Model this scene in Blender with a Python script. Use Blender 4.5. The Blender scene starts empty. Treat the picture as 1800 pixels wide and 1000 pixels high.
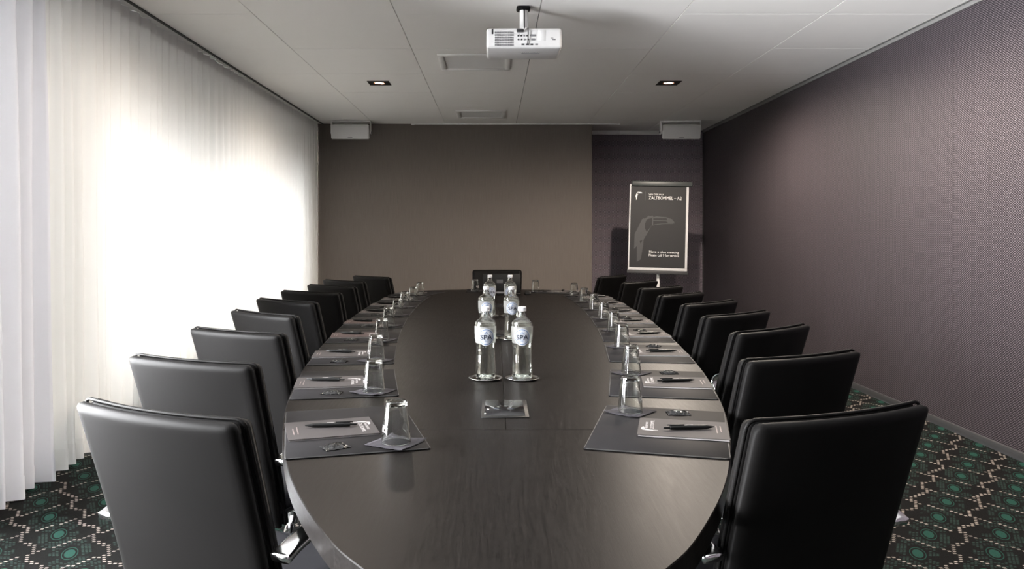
import bpy, bmesh, math, random
from mathutils import Vector, Matrix
PI = math.pi
rnd = random.Random(7)
C = bpy.context.scene.collection
S = bpy.context.scene

# ------------------------------------------------------------------ camera, world, light, exposure
EYE, CEIL = 1.30, 2.75
cam_d = bpy.data.cameras.new('camera'); cam = bpy.data.objects.new('camera', cam_d); C.objects.link(cam)
cam.location = (0, 0, EYE); cam.rotation_euler = (PI/2, 0, 0)
cam_d.sensor_width = 36; cam_d.lens = 27.0
cam_d.shift_x = 32/1800; cam_d.shift_y = -92/1800; cam_d.clip_start = .02
S.camera = cam
S.view_settings.view_transform = 'Standard'; S.view_settings.look = 'None'
S.view_settings.gamma = 1; S.view_settings.use_curve_mapping = False
S.view_settings.exposure = 1.5
W = bpy.data.worlds.new('overcast_sky'); S.world = W; W.use_nodes = True
bg = W.node_tree.nodes['Background']; bg.inputs[0].default_value = (.97, .98, 1, 1); bg.inputs[1].default_value = 26.0
S.cycles.use_denoising = True
S.cycles.max_bounces = 14; S.cycles.diffuse_bounces = 6; S.cycles.glossy_bounces = 6
S.cycles.transmission_bounces = 14; S.cycles.transparent_max_bounces = 16
S.cycles.sample_clamp_indirect = 6.0; S.cycles.blur_glossy = 1.0
LAMP_W = {-1: 20.0, 1: 115.0}      # the bulbs by the curtain are dimmer
WINDOWS = [(-.2, 3.2, .25, 2.45), (4.72, 9.75, .35, 2.0)]       # y0, y1, z0, z1 left wall openings; first is unseen, added and sized to light the room
for (y0, y1, z0, z1) in WINDOWS:                                # daylight portals in the window openings
    ld = bpy.data.lights.new('window_daylight', 'AREA'); ld.shape = 'RECTANGLE'
    ld.size = z1-z0; ld.size_y = y1-y0; ld.cycles.is_portal = True
    lo = bpy.data.objects.new('window_daylight', ld); C.objects.link(lo)
    lo.location = (-3.02, (y0+y1)/2, (z0+z1)/2); lo.rotation_euler = (0, -PI/2, 0)

# ------------------------------------------------------------------ helpers
class NT:
    def __init__(s, name):
        s.mat = bpy.data.materials.new(name); s.mat.use_nodes = True
        s.t = s.mat.node_tree; s.t.nodes.clear()
        s.out = s.t.nodes.new('ShaderNodeOutputMaterial')
    def n(s, typ, **kw):
        nd = s.t.nodes.new('ShaderNode'+typ)
        for k, v in kw.items(): setattr(nd, k, v)
        return nd
    def set(s, nd, **kw):
        for k, v in kw.items():
            i = nd.inputs[k.replace('_', ' ')] if not k.startswith('i_') else nd.inputs[int(k[2:])]
            s.put(i, v)
        return nd
    def put(s, i, v):
        if isinstance(v, bpy.types.NodeSocket): s.t.links.new(v, i)
        elif isinstance(v, tuple) and len(v) == 3 and i.type == 'RGBA': i.default_value = (*v, 1)
        else: i.default_value = v
    def m(s, op, *a):
        nd = s.n('Math', operation=op)
        for k, v in enumerate(a): s.put(nd.inputs[k], v)
        return nd.outputs[0]
    def mix(s, f, a, b):
        nd = s.n('Mix', data_type='RGBA'); s.put(nd.inputs[0], f); s.put(nd.inputs[6], a); s.put(nd.inputs[7], b)
        return nd.outputs[2]
    def coord(s, scale=(1, 1, 1), which='Object'):
        tc = s.n('TexCoord'); mp = s.n('Mapping'); s.t.links.new(tc.outputs[which], mp.inputs[0]); mp.inputs['Scale'].default_value = scale
        return mp.outputs[0]
    def noise(s, vec, scale, detail=2, rough=.5):
        nd = s.n('TexNoise'); s.put(nd.inputs['Vector'], vec); nd.inputs['Scale'].default_value = scale
        nd.inputs['Detail'].default_value = detail; nd.inputs['Roughness'].default_value = rough
        return nd.outputs[0]
    def ramp(s, f, a, b):
        nd = s.n('MapRange'); s.put(nd.inputs[0], f); nd.inputs[1].default_value = a; nd.inputs[2].default_value = b
        return nd.outputs[0]
    def bump(s, h, strength, dist=.01):
        nd = s.n('Bump'); nd.inputs['Strength'].default_value = strength; nd.inputs['Distance'].default_value = dist
        s.put(nd.inputs['Height'], h); return nd.outputs[0]
    def bsdf(s, **kw):
        p = s.n('BsdfPrincipled'); s.set(p, **kw); s.t.links.new(p.outputs[0], s.out.inputs[0]); return p

def plain(name, col, rough=.5, metal=0, var=.06, scale=30, bump=0, spec=None, **kw):
    t = NT(name); v = t.noise(t.coord(), scale, 3)
    a = tuple(c*(1-var) for c in col); b = tuple(min(1, c*(1+var)) for c in col)
    d = dict(Base_Color=t.mix(v, a, b), Roughness=rough, Metallic=metal)
    if spec is not None: d['Specular_IOR_Level'] = spec
    if bump: d['Normal'] = t.bump(v, bump, .002)
    d.update(kw); t.bsdf(**d); return t.mat

M = {}
M['ceiling'] = plain('ceiling_white', (.90, .89, .87), .75, var=.015, scale=6)
M['plenum'] = plain('plenum_dark', (.05, .05, .05), .9)
M['white_metal'] = plain('white_lacquer', (.82, .82, .81), .4, var=.01)
M['white_plastic'] = plain('white_plastic', (.55, .55, .55), .35, var=.01)
M['speaker_cloth'] = plain('speaker_cloth', (.72, .72, .72), .8, var=.05, scale=300)
M['grey_trim'] = plain('grey_trim', (.042, .042, .044), .5)
M['cove'] = plain('cove_grey', (.17, .168, .165), .5)
M['black'] = plain('matt_black', (.005, .005, .005), .5, spec=.2)
M['track'] = plain('black_track', (.02, .02, .02), .5)
M['copper'] = plain('copper_ring', (.75, .45, .33), .25, 1)
M['chrome'] = plain('polished_aluminium', (.86, .86, .87), .14, 1, var=.02)
M['silver'] = plain('brushed_silver', (.62, .61, .60), .13, 1, var=.04, scale=90)
M['white_paint'] = plain('white_wall_paint', (.78, .77, .75), .8, var=.01)
M['window_frame'] = plain('window_frame_grey', (.35, .35, .36), .5)
M['white'] = plain('white_print', (.85, .85, .85), .6, var=.01)
M['cap'] = plain('white_cap', (.4, .4, .41), .35, var=.01)
M['badge'] = plain('badge_paper', (.31, .325, .355), .7, spec=.1, var=.01)
M['navy'] = plain('navy_print', (.002, .003, .012), .8, spec=.08)
M['badge_blue'] = plain('badge_blue', (.04, .085, .19), .7, spec=.1)
M['poster'] = plain('poster_charcoal', (.027, .027, .0287), .5, spec=.25, var=.03)
M['poster_grey'] = plain('poster_grey_print', (.068, .068, .071), .5, spec=.25, var=.02)
M['chart_bar'] = plain('chart_bar_grey', (.045, .052, .052), .4)
M['chart_white'] = plain('chart_board_white', (.7, .7, .71), .35, var=.01)
M['seam'] = plain('seam_thread', (.3, .3, .3), .6)
M['pen'] = plain('pen_black', (.004, .004, .004), .35, spec=.2)
M['napkin'] = plain('napkin_charcoal', (.033, .031, .036), .9, spec=.15, var=.12, scale=200, bump=.3)
M['pad'] = plain('notepad_taupe', (.029, .0252, .0252), .7, spec=.25, var=.03)
M['pad_brown'] = plain('notepad_brown', (.042, .027, .026), .7, spec=.25, var=.03)
M['pad_print'] = plain('notepad_print', (.3, .285, .28), .6, var=.02)
M['pad_rose'] = plain('notepad_small_print', (.11, .085, .08), .6, var=.02)
M['port'] = plain('port_black', (.015, .015, .017), .5)
M['port_grey'] = plain('port_grey', (.16, .16, .17), .45, spec=.3)

def m_leather(name, col, rough, spec=.055):
    t = NT(name); c = t.coord()
    v = t.noise(c, 500, 2); w = t.noise(c, 5, 2)
    t.bsdf(Base_Color=t.mix(w, tuple(x*.85 for x in col), tuple(x*1.15 for x in col)), Roughness=rough, Specular_IOR_Level=spec,
           Normal=t.bump(t.m('ADD', t.m('MULTIPLY', v, .25), w), .12, .004))
    return t.mat
M['leather'] = m_leather('black_leather', (.0060, .0057, .0056), .46)
M['leather_seat'] = m_leather('grey_black_leather', (.03, .03, .033), .45)
M['mat'] = m_leather('desk_mat_leather', (.0095, .0090, .0097), .6, .07)
M['mat_edge'] = plain('mat_edge_thread', (.022, .022, .022), .5, spec=.25)

def m_wood():
    t = NT('dark_wenge_veneer'); c = t.coord((26, 1.2, 26)); g = t.noise(c, 6, 5, .65)
    c2 = t.coord((130, 7, 130)); g2 = t.noise(c2, 5, 3, .7)
    h = t.m('ADD', t.m('MULTIPLY', g, .5), t.m('MULTIPLY', g2, .5))
    f = t.ramp(h, .36, .64)
    t.bsdf(Base_Color=t.mix(f, (.0021, .0017, .0015), (.0086, .0071, .0064)), Roughness=t.m('ADD', .34, t.m('MULTIPLY', f, .08)),
           Specular_IOR_Level=.062, Normal=t.bump(h, .18, .001))
    return t.mat
M['wood'] = m_wood()

def m_weave(name, dark, light, py, pz, axis):
    """textured vinyl: small raised light dots in diagonal rows on a dark purple ground"""
    t = NT(name); tc = t.n('TexCoord'); sp = t.n('SeparateXYZ'); t.t.links.new(tc.outputs['Object'], sp.inputs[0])
    u = t.m('MULTIPLY', sp.outputs[axis], 2*PI/py); v = t.m('MULTIPLY', sp.outputs[2], 2*PI/pz)
    a = t.m('ADD', .5, t.m('MULTIPLY', t.m('COSINE', t.m('ADD', u, v)), .5)); b = t.m('ADD', .5, t.m('MULTIPLY', t.m('COSINE', t.m('SUBTRACT', u, v)), .5))
    h = t.ramp(t.m('MULTIPLY', a, b), .08, .62)
    st = t.noise(t.coord((9, 9, .25)), 3, 3)                     # faint vertical streaks in the cloth
    fine = t.noise(t.coord(), 160, 1)
    h2 = t.m('MULTIPLY', h, t.m('ADD', .55, t.m('MULTIPLY', fine, .9)))
    col = t.mix(h2, dark, t.mix(st, tuple(x*.8 for x in light), tuple(x*1.2 for x in light)))
    t.bsdf(Base_Color=col, Roughness=.5, Specular_IOR_Level=.2, Normal=t.bump(h, .35, .003))
    return t.mat
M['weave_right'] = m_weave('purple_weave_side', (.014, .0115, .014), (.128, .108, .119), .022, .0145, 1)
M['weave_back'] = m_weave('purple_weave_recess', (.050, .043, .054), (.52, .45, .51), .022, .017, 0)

def m_taupe():
    t = NT('taupe_wallcovering'); st = t.noise(t.coord((60, 60, 1.2)), 4, 4); fine = t.noise(t.coord((1, 1, .3)), 220, 2)
    f = t.m('ADD', t.m('MULTIPLY', st, .7), t.m('MULTIPLY', fine, .3))
    t.bsdf(Base_Color=t.mix(t.ramp(f, .3, .7), (.135, .116, .101), (.178, .155, .137)), Roughness=.6, Specular_IOR_Level=.3, Normal=t.bump(f, .15, .002))
    return t.mat
M['taupe'] = m_taupe()

def m_carpet():
    t = NT('patterned_carpet'); tc = t.n('TexCoord'); sp = t.n('SeparateXYZ'); t.t.links.new(tc.outputs['Object'], sp.inputs[0])
    X = t.m('ABSOLUTE', sp.outputs[0]); Y = sp.outputs[1]          # the two halves of the carpet mirror each other
    def cells(cx, cy):
        row = t.m('FLOOR', t.m('DIVIDE', Y, cy)); off = t.m('MULTIPLY', t.m('MODULO', t.m('ABSOLUTE', row), 2.0), .5)
        uu = t.m('ADD', t.m('DIVIDE', X, cx), off); col = t.m('FLOOR', uu)
        fx = t.m('SUBTRACT', uu, col); fy = t.m('SUBTRACT', t.m('DIVIDE', Y, cy), row)
        xq = t.m('MULTIPLY', t.m('SUBTRACT', t.m('ADD', col, .5), off), cx); yq = t.m('MULTIPLY', t.m('ADD', row, .5), cy)
        return fx, fy, xq, yq
    fx, fy, xq, yq = cells(.0205, .0195); gx, gy, xh, yh = cells(.0150, .0130)
    def lattice(x, y):
        a = t.m('DIVIDE', x, .156); b = t.m('DIVIDE', t.m('ADD', y, .06), .198)
        s = t.m('MULTIPLY', t.m('ADD', a, b), .5); q = t.m('MULTIPLY', t.m('SUBTRACT', a, b), .5)
        sf = t.m('SUBTRACT', t.m('FRACT', s), .5); qf = t.m('SUBTRACT', t.m('FRACT', q), .5)
        return s, q, sf, qf
    def rad(sf, qf):
        a = t.m('DIVIDE', t.m('ADD', sf, t.m('MULTIPLY', qf, .45)), .235); b = t.m('DIVIDE', qf, .137)
        return t.m('SQRT', t.m('ADD', t.m('MULTIPLY', a, a), t.m('MULTIPLY', b, b)))
    s, q, sf, qf = lattice(X, Y); r = rad(sf, qf)
    s2, q2, sf2, qf2 = lattice(xq, yq); s3, q3, sf3, qf3 = lattice(xh, yh); r2 = rad(sf3, qf3)
    dash = t.m('MULTIPLY', t.m('LESS_THAN', t.m('ABSOLUTE', t.m('SUBTRACT', fx, .5)), .32), t.m('LESS_THAN', t.m('ABSOLUTE', t.m('SUBTRACT', fy, .5)), .27))
    sdash = t.m('MULTIPLY', t.m('LESS_THAN', t.m('ABSOLUTE', t.m('SUBTRACT', gx, .5)), .34), t.m('LESS_THAN', t.m('ABSOLUTE', t.m('SUBTRACT', gy, .5)), .28))
    solid = t.m('LESS_THAN', r, .66)
    ring = t.m('MULTIPLY', t.m('GREATER_THAN', r, .90), t.m('LESS_THAN', r, 1.0))
    halo = t.m('MULTIPLY', t.m('GREATER_THAN', r2, 1.35), t.m('LESS_THAN', r2, 2.5))
    halo = t.m('MULTIPLY', t.m('MULTIPLY', halo, sdash), t.m('GREATER_THAN', t.m('FRACT', t.m('MULTIPLY', r2, 2.3)), .30))
    wob = t.m('MULTIPLY', t.m('SINE', t.m('MULTIPLY', s2, 2*PI)), .085)
    wl = t.m('SUBTRACT', t.m('ABSOLUTE', t.m('SUBTRACT', t.m('FRACT', t.m('ADD', t.m('ADD', q2, wob), .5)), .5)), 0.0)
    wave = t.m('MULTIPLY', t.m('LESS_THAN', wl, .042), dash)
    tl = t.m('ABSOLUTE', t.m('SUBTRACT', t.m('FRACT', t.m('ADD', s2, .5)), .5))
    thin = t.m('MULTIPLY', t.m('LESS_THAN', tl, .034), dash)
    pile = t.noise(t.coord(), 400, 2)
    base = t.mix(pile, (.0024, .0024, .0024), (.0095, .009, .0087))
    teal = t.mix(pile, (.0095, .040, .030), (.024, .078, .059)); dim = t.mix(pile, (.014, .027, .023), (.036, .062, .052))
    cream = t.mix(pile, (.21, .18, .156), (.39, .34, .30))
    c = t.mix(halo, base, dim); c = t.mix(t.m('LESS_THAN', r, 1.25), c, base); c = t.mix(t.m('MAXIMUM', solid, ring), c, teal)
    c = t.mix(t.m('MAXIMUM', wave, thin), c, cream)
    t.bsdf(Base_Color=c, Roughness=.95, Specular_IOR_Level=.1, Normal=t.bump(pile, .5, .004))
    return t.mat
M['carpet'] = m_carpet()

def m_sheer(name, col, trans, seethru):
    t = NT(name); v = t.noise(t.coord((1, 1, 1)), 900, 1)
    tl = t.n('BsdfTranslucent'); t.put(tl.inputs[0], col); df = t.n('BsdfDiffuse'); t.put(df.inputs[0], col)
    a = t.n('MixShader'); a.inputs[0].default_value = trans; t.t.links.new(df.outputs[0], a.inputs[1]); t.t.links.new(tl.outputs[0], a.inputs[2])
    tr = t.n('BsdfTransparent'); b = t.n('MixShader'); t.put(b.inputs[0], t.m('ADD', seethru*.7, t.m('MULTIPLY', v, seethru*.6)))
    t.t.links.new(a.outputs[0], b.inputs[1]); t.t.links.new(tr.outputs[0], b.inputs[2]); t.t.links.new(b.outputs[0], t.out.inputs[0])
    return t.mat
M['sheer'] = m_sheer('sheer_voile', (.88, .885, .865), .029, .0004)
M['sheer_hem'] = m_sheer('sheer_voile_hem', (.84, .845, .825), .03, .0007)
M['drape'] = m_sheer('white_drape', (.82, .82, .85), .03, .0007)

def m_pane():
    t = NT('window_glass'); tr = t.n('BsdfTransparent'); gl = t.n('BsdfGlossy'); gl.inputs['Roughness'].default_value = .02
    fr = t.n('Fresnel'); fr.inputs[0].default_value = 1.45; mx = t.n('MixShader')
    t.t.links.new(fr.outputs[0], mx.inputs[0]); t.t.links.new(tr.outputs[0], mx.inputs[1]); t.t.links.new(gl.outputs[0], mx.inputs[2])
    t.t.links.new(mx.outputs[0], t.out.inputs[0]); return t.mat
M['pane'] = m_pane()

def m_glass(name, col, ior, rough=0.0):
    t = NT(name); g = t.n('BsdfGlass'); t.put(g.inputs['Color'], col); g.inputs['IOR'].default_value = ior; g.inputs['Roughness'].default_value = rough
    t.t.links.new(g.outputs[0], t.out.inputs[0]); return t.mat
M['glass'] = m_glass('clear_glass', (.98, .99, .98), 1.45)
M['water'] = m_glass('water', (.99, 1, .99), 1.33)
M['black_glass'] = plain('black_glass', (.006, .006, .007), .06)
def m_band():
    t = NT('frosted_label'); df = t.n('BsdfDiffuse'); t.put(df.inputs[0], (.40, .40, .39)); tl = t.n('BsdfTranslucent'); t.put(tl.inputs[0], (.40, .40, .39))
    a = t.n('MixShader'); t.t.links.new(df.outputs[0], a.inputs[1]); t.t.links.new(tl.outputs[0], a.inputs[2])
    tr = t.n('BsdfTransparent'); b = t.n('MixShader'); b.inputs[0].default_value = .45
    t.t.links.new(a.outputs[0], b.inputs[1]); t.t.links.new(tr.outputs[0], b.inputs[2]); t.t.links.new(b.outputs[0], t.out.inputs[0]); return t.mat
M['band'] = m_band()
def m_foil():
    t = NT('black_foil'); v = t.noise(t.coord(), 90, 3)
    t.bsdf(Base_Color=t.mix(t.ramp(v, .45, .6), (.003, .003, .0035), (.012, .012, .0125)), Metallic=0.0, Roughness=.12, Specular_IOR_Level=.35, Normal=t.bump(v, .5, .004)); return t.mat
M['foil'] = m_foil()
def m_emit(name, col, st):
    t = NT(name); e = t.n('Emission'); t.put(e.inputs[0], col); e.inputs[1].default_value = st; t.t.links.new(e.outputs[0], t.out.inputs[0]); return t.mat
M['bulb'] = m_emit('lamp_bulb', (1, .86, .70), 9)

# ---- mesh helpers
def mesh(name, verts, faces, smooth=False):
    me = bpy.data.meshes.new(name); me.from_pydata([tuple(v) for v in verts], [], faces); me.update()
    if smooth: me.polygons.foreach_set('use_smooth', [True]*len(me.polygons))
    return me
def obj(name, me, mat, parent=None):
    if isinstance(me, bmesh.types.BMesh):
        bm = me; me = bpy.data.meshes.new(name); bm.to_mesh(me); bm.free()
    o = bpy.data.objects.new(name, me); C.objects.link(o)
    if mat and not me.materials: me.materials.append(M[mat])
    if parent: o.parent = parent
    return o
def tag(o, label, cat, group=None):
    o['label'] = label; o['category'] = cat
    if group: o['group'] = group
    return o
def struct(name, me, mat): o = obj(name, me, mat); o['kind'] = 'structure'; return o
def thing(name, label, cat, loc=(0, 0, 0), rotz=0, group=None):
    o = bpy.data.objects.new(name, None); C.objects.link(o); o.location = loc; o.rotation_euler = (0, 0, rotz); o.empty_display_size = .1
    return tag(o, label, cat, group)
def dup(root, loc, rotz, label):
    def rec(o, parent):
        c = o.copy(); C.objects.link(c); c.parent = parent
        for ch in list(o.children): rec(ch, c)
        return c
    r = rec(root, None); r.location = loc; r.rotation_euler = (0, 0, rotz); r['label'] = label
    return r
def bbox(x0, x1, y0, y1, z0, z1, bev=0, seg=2, bm=None, rot=None):
    own = bm is None
    b = bmesh.new()
    bmesh.ops.create_cube(b, size=1)
    for v in b.verts: v.co = Vector(((x0+x1)/2+v.co.x*(x1-x0), (y0+y1)/2+v.co.y*(y1-y0), (z0+z1)/2+v.co.z*(z1-z0)))
    if bev:
        bmesh.ops.bevel(b, geom=list(b.edges), offset=bev, segments=seg, affect='EDGES', profile=.5)
        for f in b.faces: f.smooth = True
    if rot is not None: bmesh.ops.transform(b, matrix=rot, verts=b.verts)
    if own: return b
    tmp = bpy.data.meshes.new('tmp'); b.to_mesh(tmp); b.free(); bm.from_mesh(tmp); bpy.data.meshes.remove(tmp); return bm
def lathe(prof, seg=32, smooth=True, closed=False):
    hold = []                                                # support rings keep the corners crisp under smooth shading
    for (a, b) in zip(prof, prof[1:]):
        hold.append(a); l = math.hypot(b[0]-a[0], b[1]-a[1])
        if l > .004:
            e = min(.0007/l, .1); hold += [(a[0]+(b[0]-a[0])*k, a[1]+(b[1]-a[1])*k) for k in (e, 1-e)]
    prof = hold+[prof[-1]]
    vs, fs = [], []; rings = []
    for (r, z) in prof:
        if r < 1e-6: rings.append([len(vs)]); vs.append((0, 0, z))
        else:
            rings.append(list(range(len(vs), len(vs)+seg)))
            vs += [(r*math.cos(2*PI*k/seg), r*math.sin(2*PI*k/seg), z) for k in range(seg)]
    idx = list(range(len(prof)-1))
    pairs = [(rings[i], rings[i+1]) for i in idx] + ([(rings[-1], rings[0])] if closed else [])
    for A, B in pairs:
        for k in range(seg):
            k2 = (k+1) % seg
            if len(A) == 1 and len(B) == 1: continue
            if len(A) == 1: fs.append((A[0], B[k2], B[k]))
            elif len(B) == 1: fs.append((A[k], A[k2], B[0]))
            else: fs.append((A[k], A[k2], B[k2], B[k]))
    me = mesh('lathe', vs, fs, smooth); b = bmesh.new(); b.from_mesh(me); bmesh.ops.recalc_face_normals(b, faces=b.faces); b.to_mesh(me); b.free()
    return me
def sweep(path, section, side=None, closed=False, cap=True):
    """section: list of (a, b), a along the side axis, b along the normal"""
    n = len(path); vs, fs = [], []; ns = len(section)
    P = [Vector(p) for p in path]
    for i in range(n):
        a = P[(i-1) % n] if (closed or i > 0) else P[i]; b = P[(i+1) % n] if (closed or i < n-1) else P[i]
        T = (b-a).normalized(); sd = Vector(side) if side else (T.cross(Vector((0, 0, 1))) if abs(T.z) < .95 else T.cross(Vector((0, 1, 0))))
        sd = (sd - T*sd.dot(T)).normalized(); nm = sd.cross(T)
        vs += [P[i]+sd*u+nm*v for u, v in section]
    for i in range(n if closed else n-1):
        for k in range(ns):
            a, b = i*ns+k, i*ns+(k+1) % ns; c, d = ((i+1) % n)*ns+(k+1) % ns, ((i+1) % n)*ns+k
            fs.append((a, b, c, d))
    if cap and not closed: fs.append(tuple(range(ns))[::-1]); fs.append(tuple((n-1)*ns+k for k in range(ns)))
    return mesh('sweep', vs, fs, True)
def circ(r, n=8): return [(r*math.cos(2*PI*k/n), r*math.sin(2*PI*k/n)) for k in range(n)]
def superell(w, h, n=16, p=4):
    o = []
    for k in range(n):
        a = 2*PI*k/n; c, s = math.cos(a), math.sin(a)
        o.append((w/2*math.copysign(abs(c)**(2/p), c), h/2*math.copysign(abs(s)**(2/p), s)))
    return o
def grid2(fa, fb, S_, T_, smooth=True):
    """closed slab between two surfaces sampled on the same grid"""
    ns, nt = len(S_), len(T_); vs = [fa(s, t) for t in T_ for s in S_] + [fb(s, t) for t in T_ for s in S_]; N = ns*nt; fs = []
    for j in range(nt-1):
        for i in range(ns-1):
            a = j*ns+i; fs.append((a, a+1, a+1+ns, a+ns)); fs.append((N+a, N+a+ns, N+a+1+ns, N+a+1))
    for i in range(ns-1):
        fs.append((i+1, i, N+i, N+i+1)); b = (nt-1)*ns+i; fs.append((b, b+1, N+b+1, N+b))
    for j in range(nt-1):
        a = j*ns; fs.append((a, a+ns, N+a+ns, N+a)); b = j*ns+ns-1; fs.append((b+ns, b, N+b, N+b+ns))
    return mesh('slab', vs, fs, smooth)
def flat_poly(polys, z=0, th=.0006):
    """thin extruded outlines in XY"""
    vs, fs = [], []
    for p in polys:
        n = len(p); b = len(vs); vs += [(x, y, z) for x, y in p]+[(x, y, z+th) for x, y in p]
        fs.append(tuple(b+n+k for k in range(n))); fs.append(tuple(b+k for k in range(n))[::-1])
        fs += [(b+k, b+(k+1) % n, b+n+(k+1) % n, b+n+k) for k in range(n)]
    return mesh('print', vs, fs)
def text_mesh(body, size, align='LEFT', spacing=1.0):
    cu = bpy.data.curves.new('txt', 'FONT'); cu.body = body; cu.size = size; cu.align_x = align; cu.extrude = .0003; cu.resolution_u = 3; cu.space_character = spacing
    o = bpy.data.objects.new('txt', cu); C.objects.link(o)
    me = bpy.data.meshes.new_from_object(o.evaluated_get(bpy.context.evaluated_depsgraph_get()))
    bpy.data.objects.remove(o); bpy.data.curves.remove(cu); return me
def warp(me, fn):
    for v in me.vertices: v.co = Vector(fn(*v.co))
    me.update(); return me
def join(*mes):
    bm = bmesh.new()
    for m_ in mes: bm.from_mesh(m_)
    return bm
def lerp_table(tab, x):
    for (a, va), (b, vb) in zip(tab, tab[1:]):
        if a <= x <= b: return va+(vb-va)*(x-a)/(b-a)
    return tab[0][1] if x < tab[0][0] else tab[-1][1]
def catmull(pts, per=8):
    o = []; n = len(pts); P = [Vector(p) for p in pts]
    for i in range(n-1):
        a, b, c, d = P[max(i-1, 0)], P[i], P[i+1], P[min(i+2, n-1)]
        for k in range(per):
            t = k/per; o.append(.5*((2*b)+(c-a)*t+(2*a-5*b+4*c-d)*t*t+(3*b-a-3*c+d)*t**3))
    o.append(P[-1]); return o

# ------------------------------------------------------------------ the room
XL, XR, YN, YB, YR = -2.76, 3.0, -2.4, 10.30, 11.0
struct('floor', bbox(XL-.1, XR+.1, YN-.1, YR+.1, -.1, 0), 'carpet')
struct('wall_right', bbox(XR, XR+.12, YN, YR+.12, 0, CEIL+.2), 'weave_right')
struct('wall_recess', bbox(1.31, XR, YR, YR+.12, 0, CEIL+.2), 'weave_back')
struct('wall_back', bbox(XL-.3, 1.316, YB, YR+.12, 0, CEIL+.2), 'taupe')
struct('wall_front', bbox(XL-.3, XR+.12, YN-.12, YN, 0, CEIL+.2), 'weave_back')
bm = bmesh.new()                                                       # left wall: added unseen opening near the camera, real window behind the sheers
(a0, a1, sz, hz), (b0, b1, sz2, hz2) = WINDOWS
for y0, y1, z0, z1 in [(YN, a0, 0, CEIL+.2), (a1, b0, 0, CEIL+.2), (b1, YB, 0, CEIL+.2), (a0, a1, 0, sz), (a0, a1, hz, CEIL+.2), (b0, b1, 0, sz2), (b0, b1, hz2, CEIL+.2)]:
    bbox(XL-.22, XL, y0, y1, z0, z1, bm=bm)
struct('wall_left', bm, 'white_paint')
for n_, ((y0, y1, z0, z1), parts) in enumerate(zip(WINDOWS, (2, 3))):
    w = bpy.data.objects.new('window_%d' % (n_+1), None); C.objects.link(w); w['kind'] = 'structure'; w.location = (XL-.12, y0, z0)  # window_1 is out of view, assumed there for its daylight
    L, H = y1-y0, z1-z0
    bm = bmesh.new()
    for q in [(0, .06, 0, H), (L-.06, L, 0, H), (.06, L-.06, 0, .06), (.06, L-.06, H-.06, H)]: bbox(-.03, .03, q[0], q[1], q[2], q[3], bm=bm)
    obj('window_frame', bm, 'window_frame', w)
    for k in range(1, parts): obj('mullion', bbox(-.03, .03, L*k/parts-.03, L*k/parts+.03, .06, H-.06), 'window_frame', w)
    for k in range(parts): obj('window_pane', bbox(-.004, .004, max(.05, L*k/parts+.03), min(L-.05, L*(k+1)/parts-.03), .05, H-.05), 'pane', w)
    obj('window_sill', bbox(.03, .16, -.03, L+.03, -.03, 0, .004), 'white_metal', w)
struct('baseboard_right', bbox(XR-.014, XR, YN, YR, 0, .052, .003), 'grey_trim')
struct('baseboard_back', bbox(-2.70, 1.316, YB-.012, YB, 0, .052, .003), 'grey_trim')
struct('baseboard_recess', bbox(1.316, XR-.014, YR-.012, YR, 0, .052, .003), 'grey_trim')
bm = bmesh.new(); bbox(XR-.035, XR, YN, YR, CEIL-.004, CEIL+.012, bm=bm); bbox(XR-.012, XR, YN, YR, CEIL-.03, CEIL-.004, bm=bm)
struct('trim_1', bm, 'cove')                                     # edge profile where the ceiling meets the right wall
bm = bmesh.new(); bbox(1.32, 1.80, YR-.03, YR, CEIL-.055, CEIL, bm=bm, bev=.003); bbox(1.802, 2.39, YR-.03, YR, CEIL-.055, CEIL, bm=bm, bev=.003); bbox(2.40, XR-.04, YR-.03, YR, CEIL-.045, CEIL, bm=bm, bev=.003)
struct('trim_2', bm, 'white_metal')                                     # white profile over the recess
struct('trim_3', bbox(XR-.012, XR, YR-.012, YR, .065, CEIL-.05), 'grey_trim')
bm = bmesh.new(); bbox(-1.08, 1.66, YB-.075, YB-.045, CEIL-.014, CEIL, bm=bm, bev=.003)
for x in (-1.08, 1.66): bbox(x-.02, x+.02, YB-.08, YB-.04, CEIL-.02, CEIL, bm=bm, bev=.004)
struct('trim_4', bm, 'white_metal')                                     # slot of the roll-up projection screen

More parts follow.
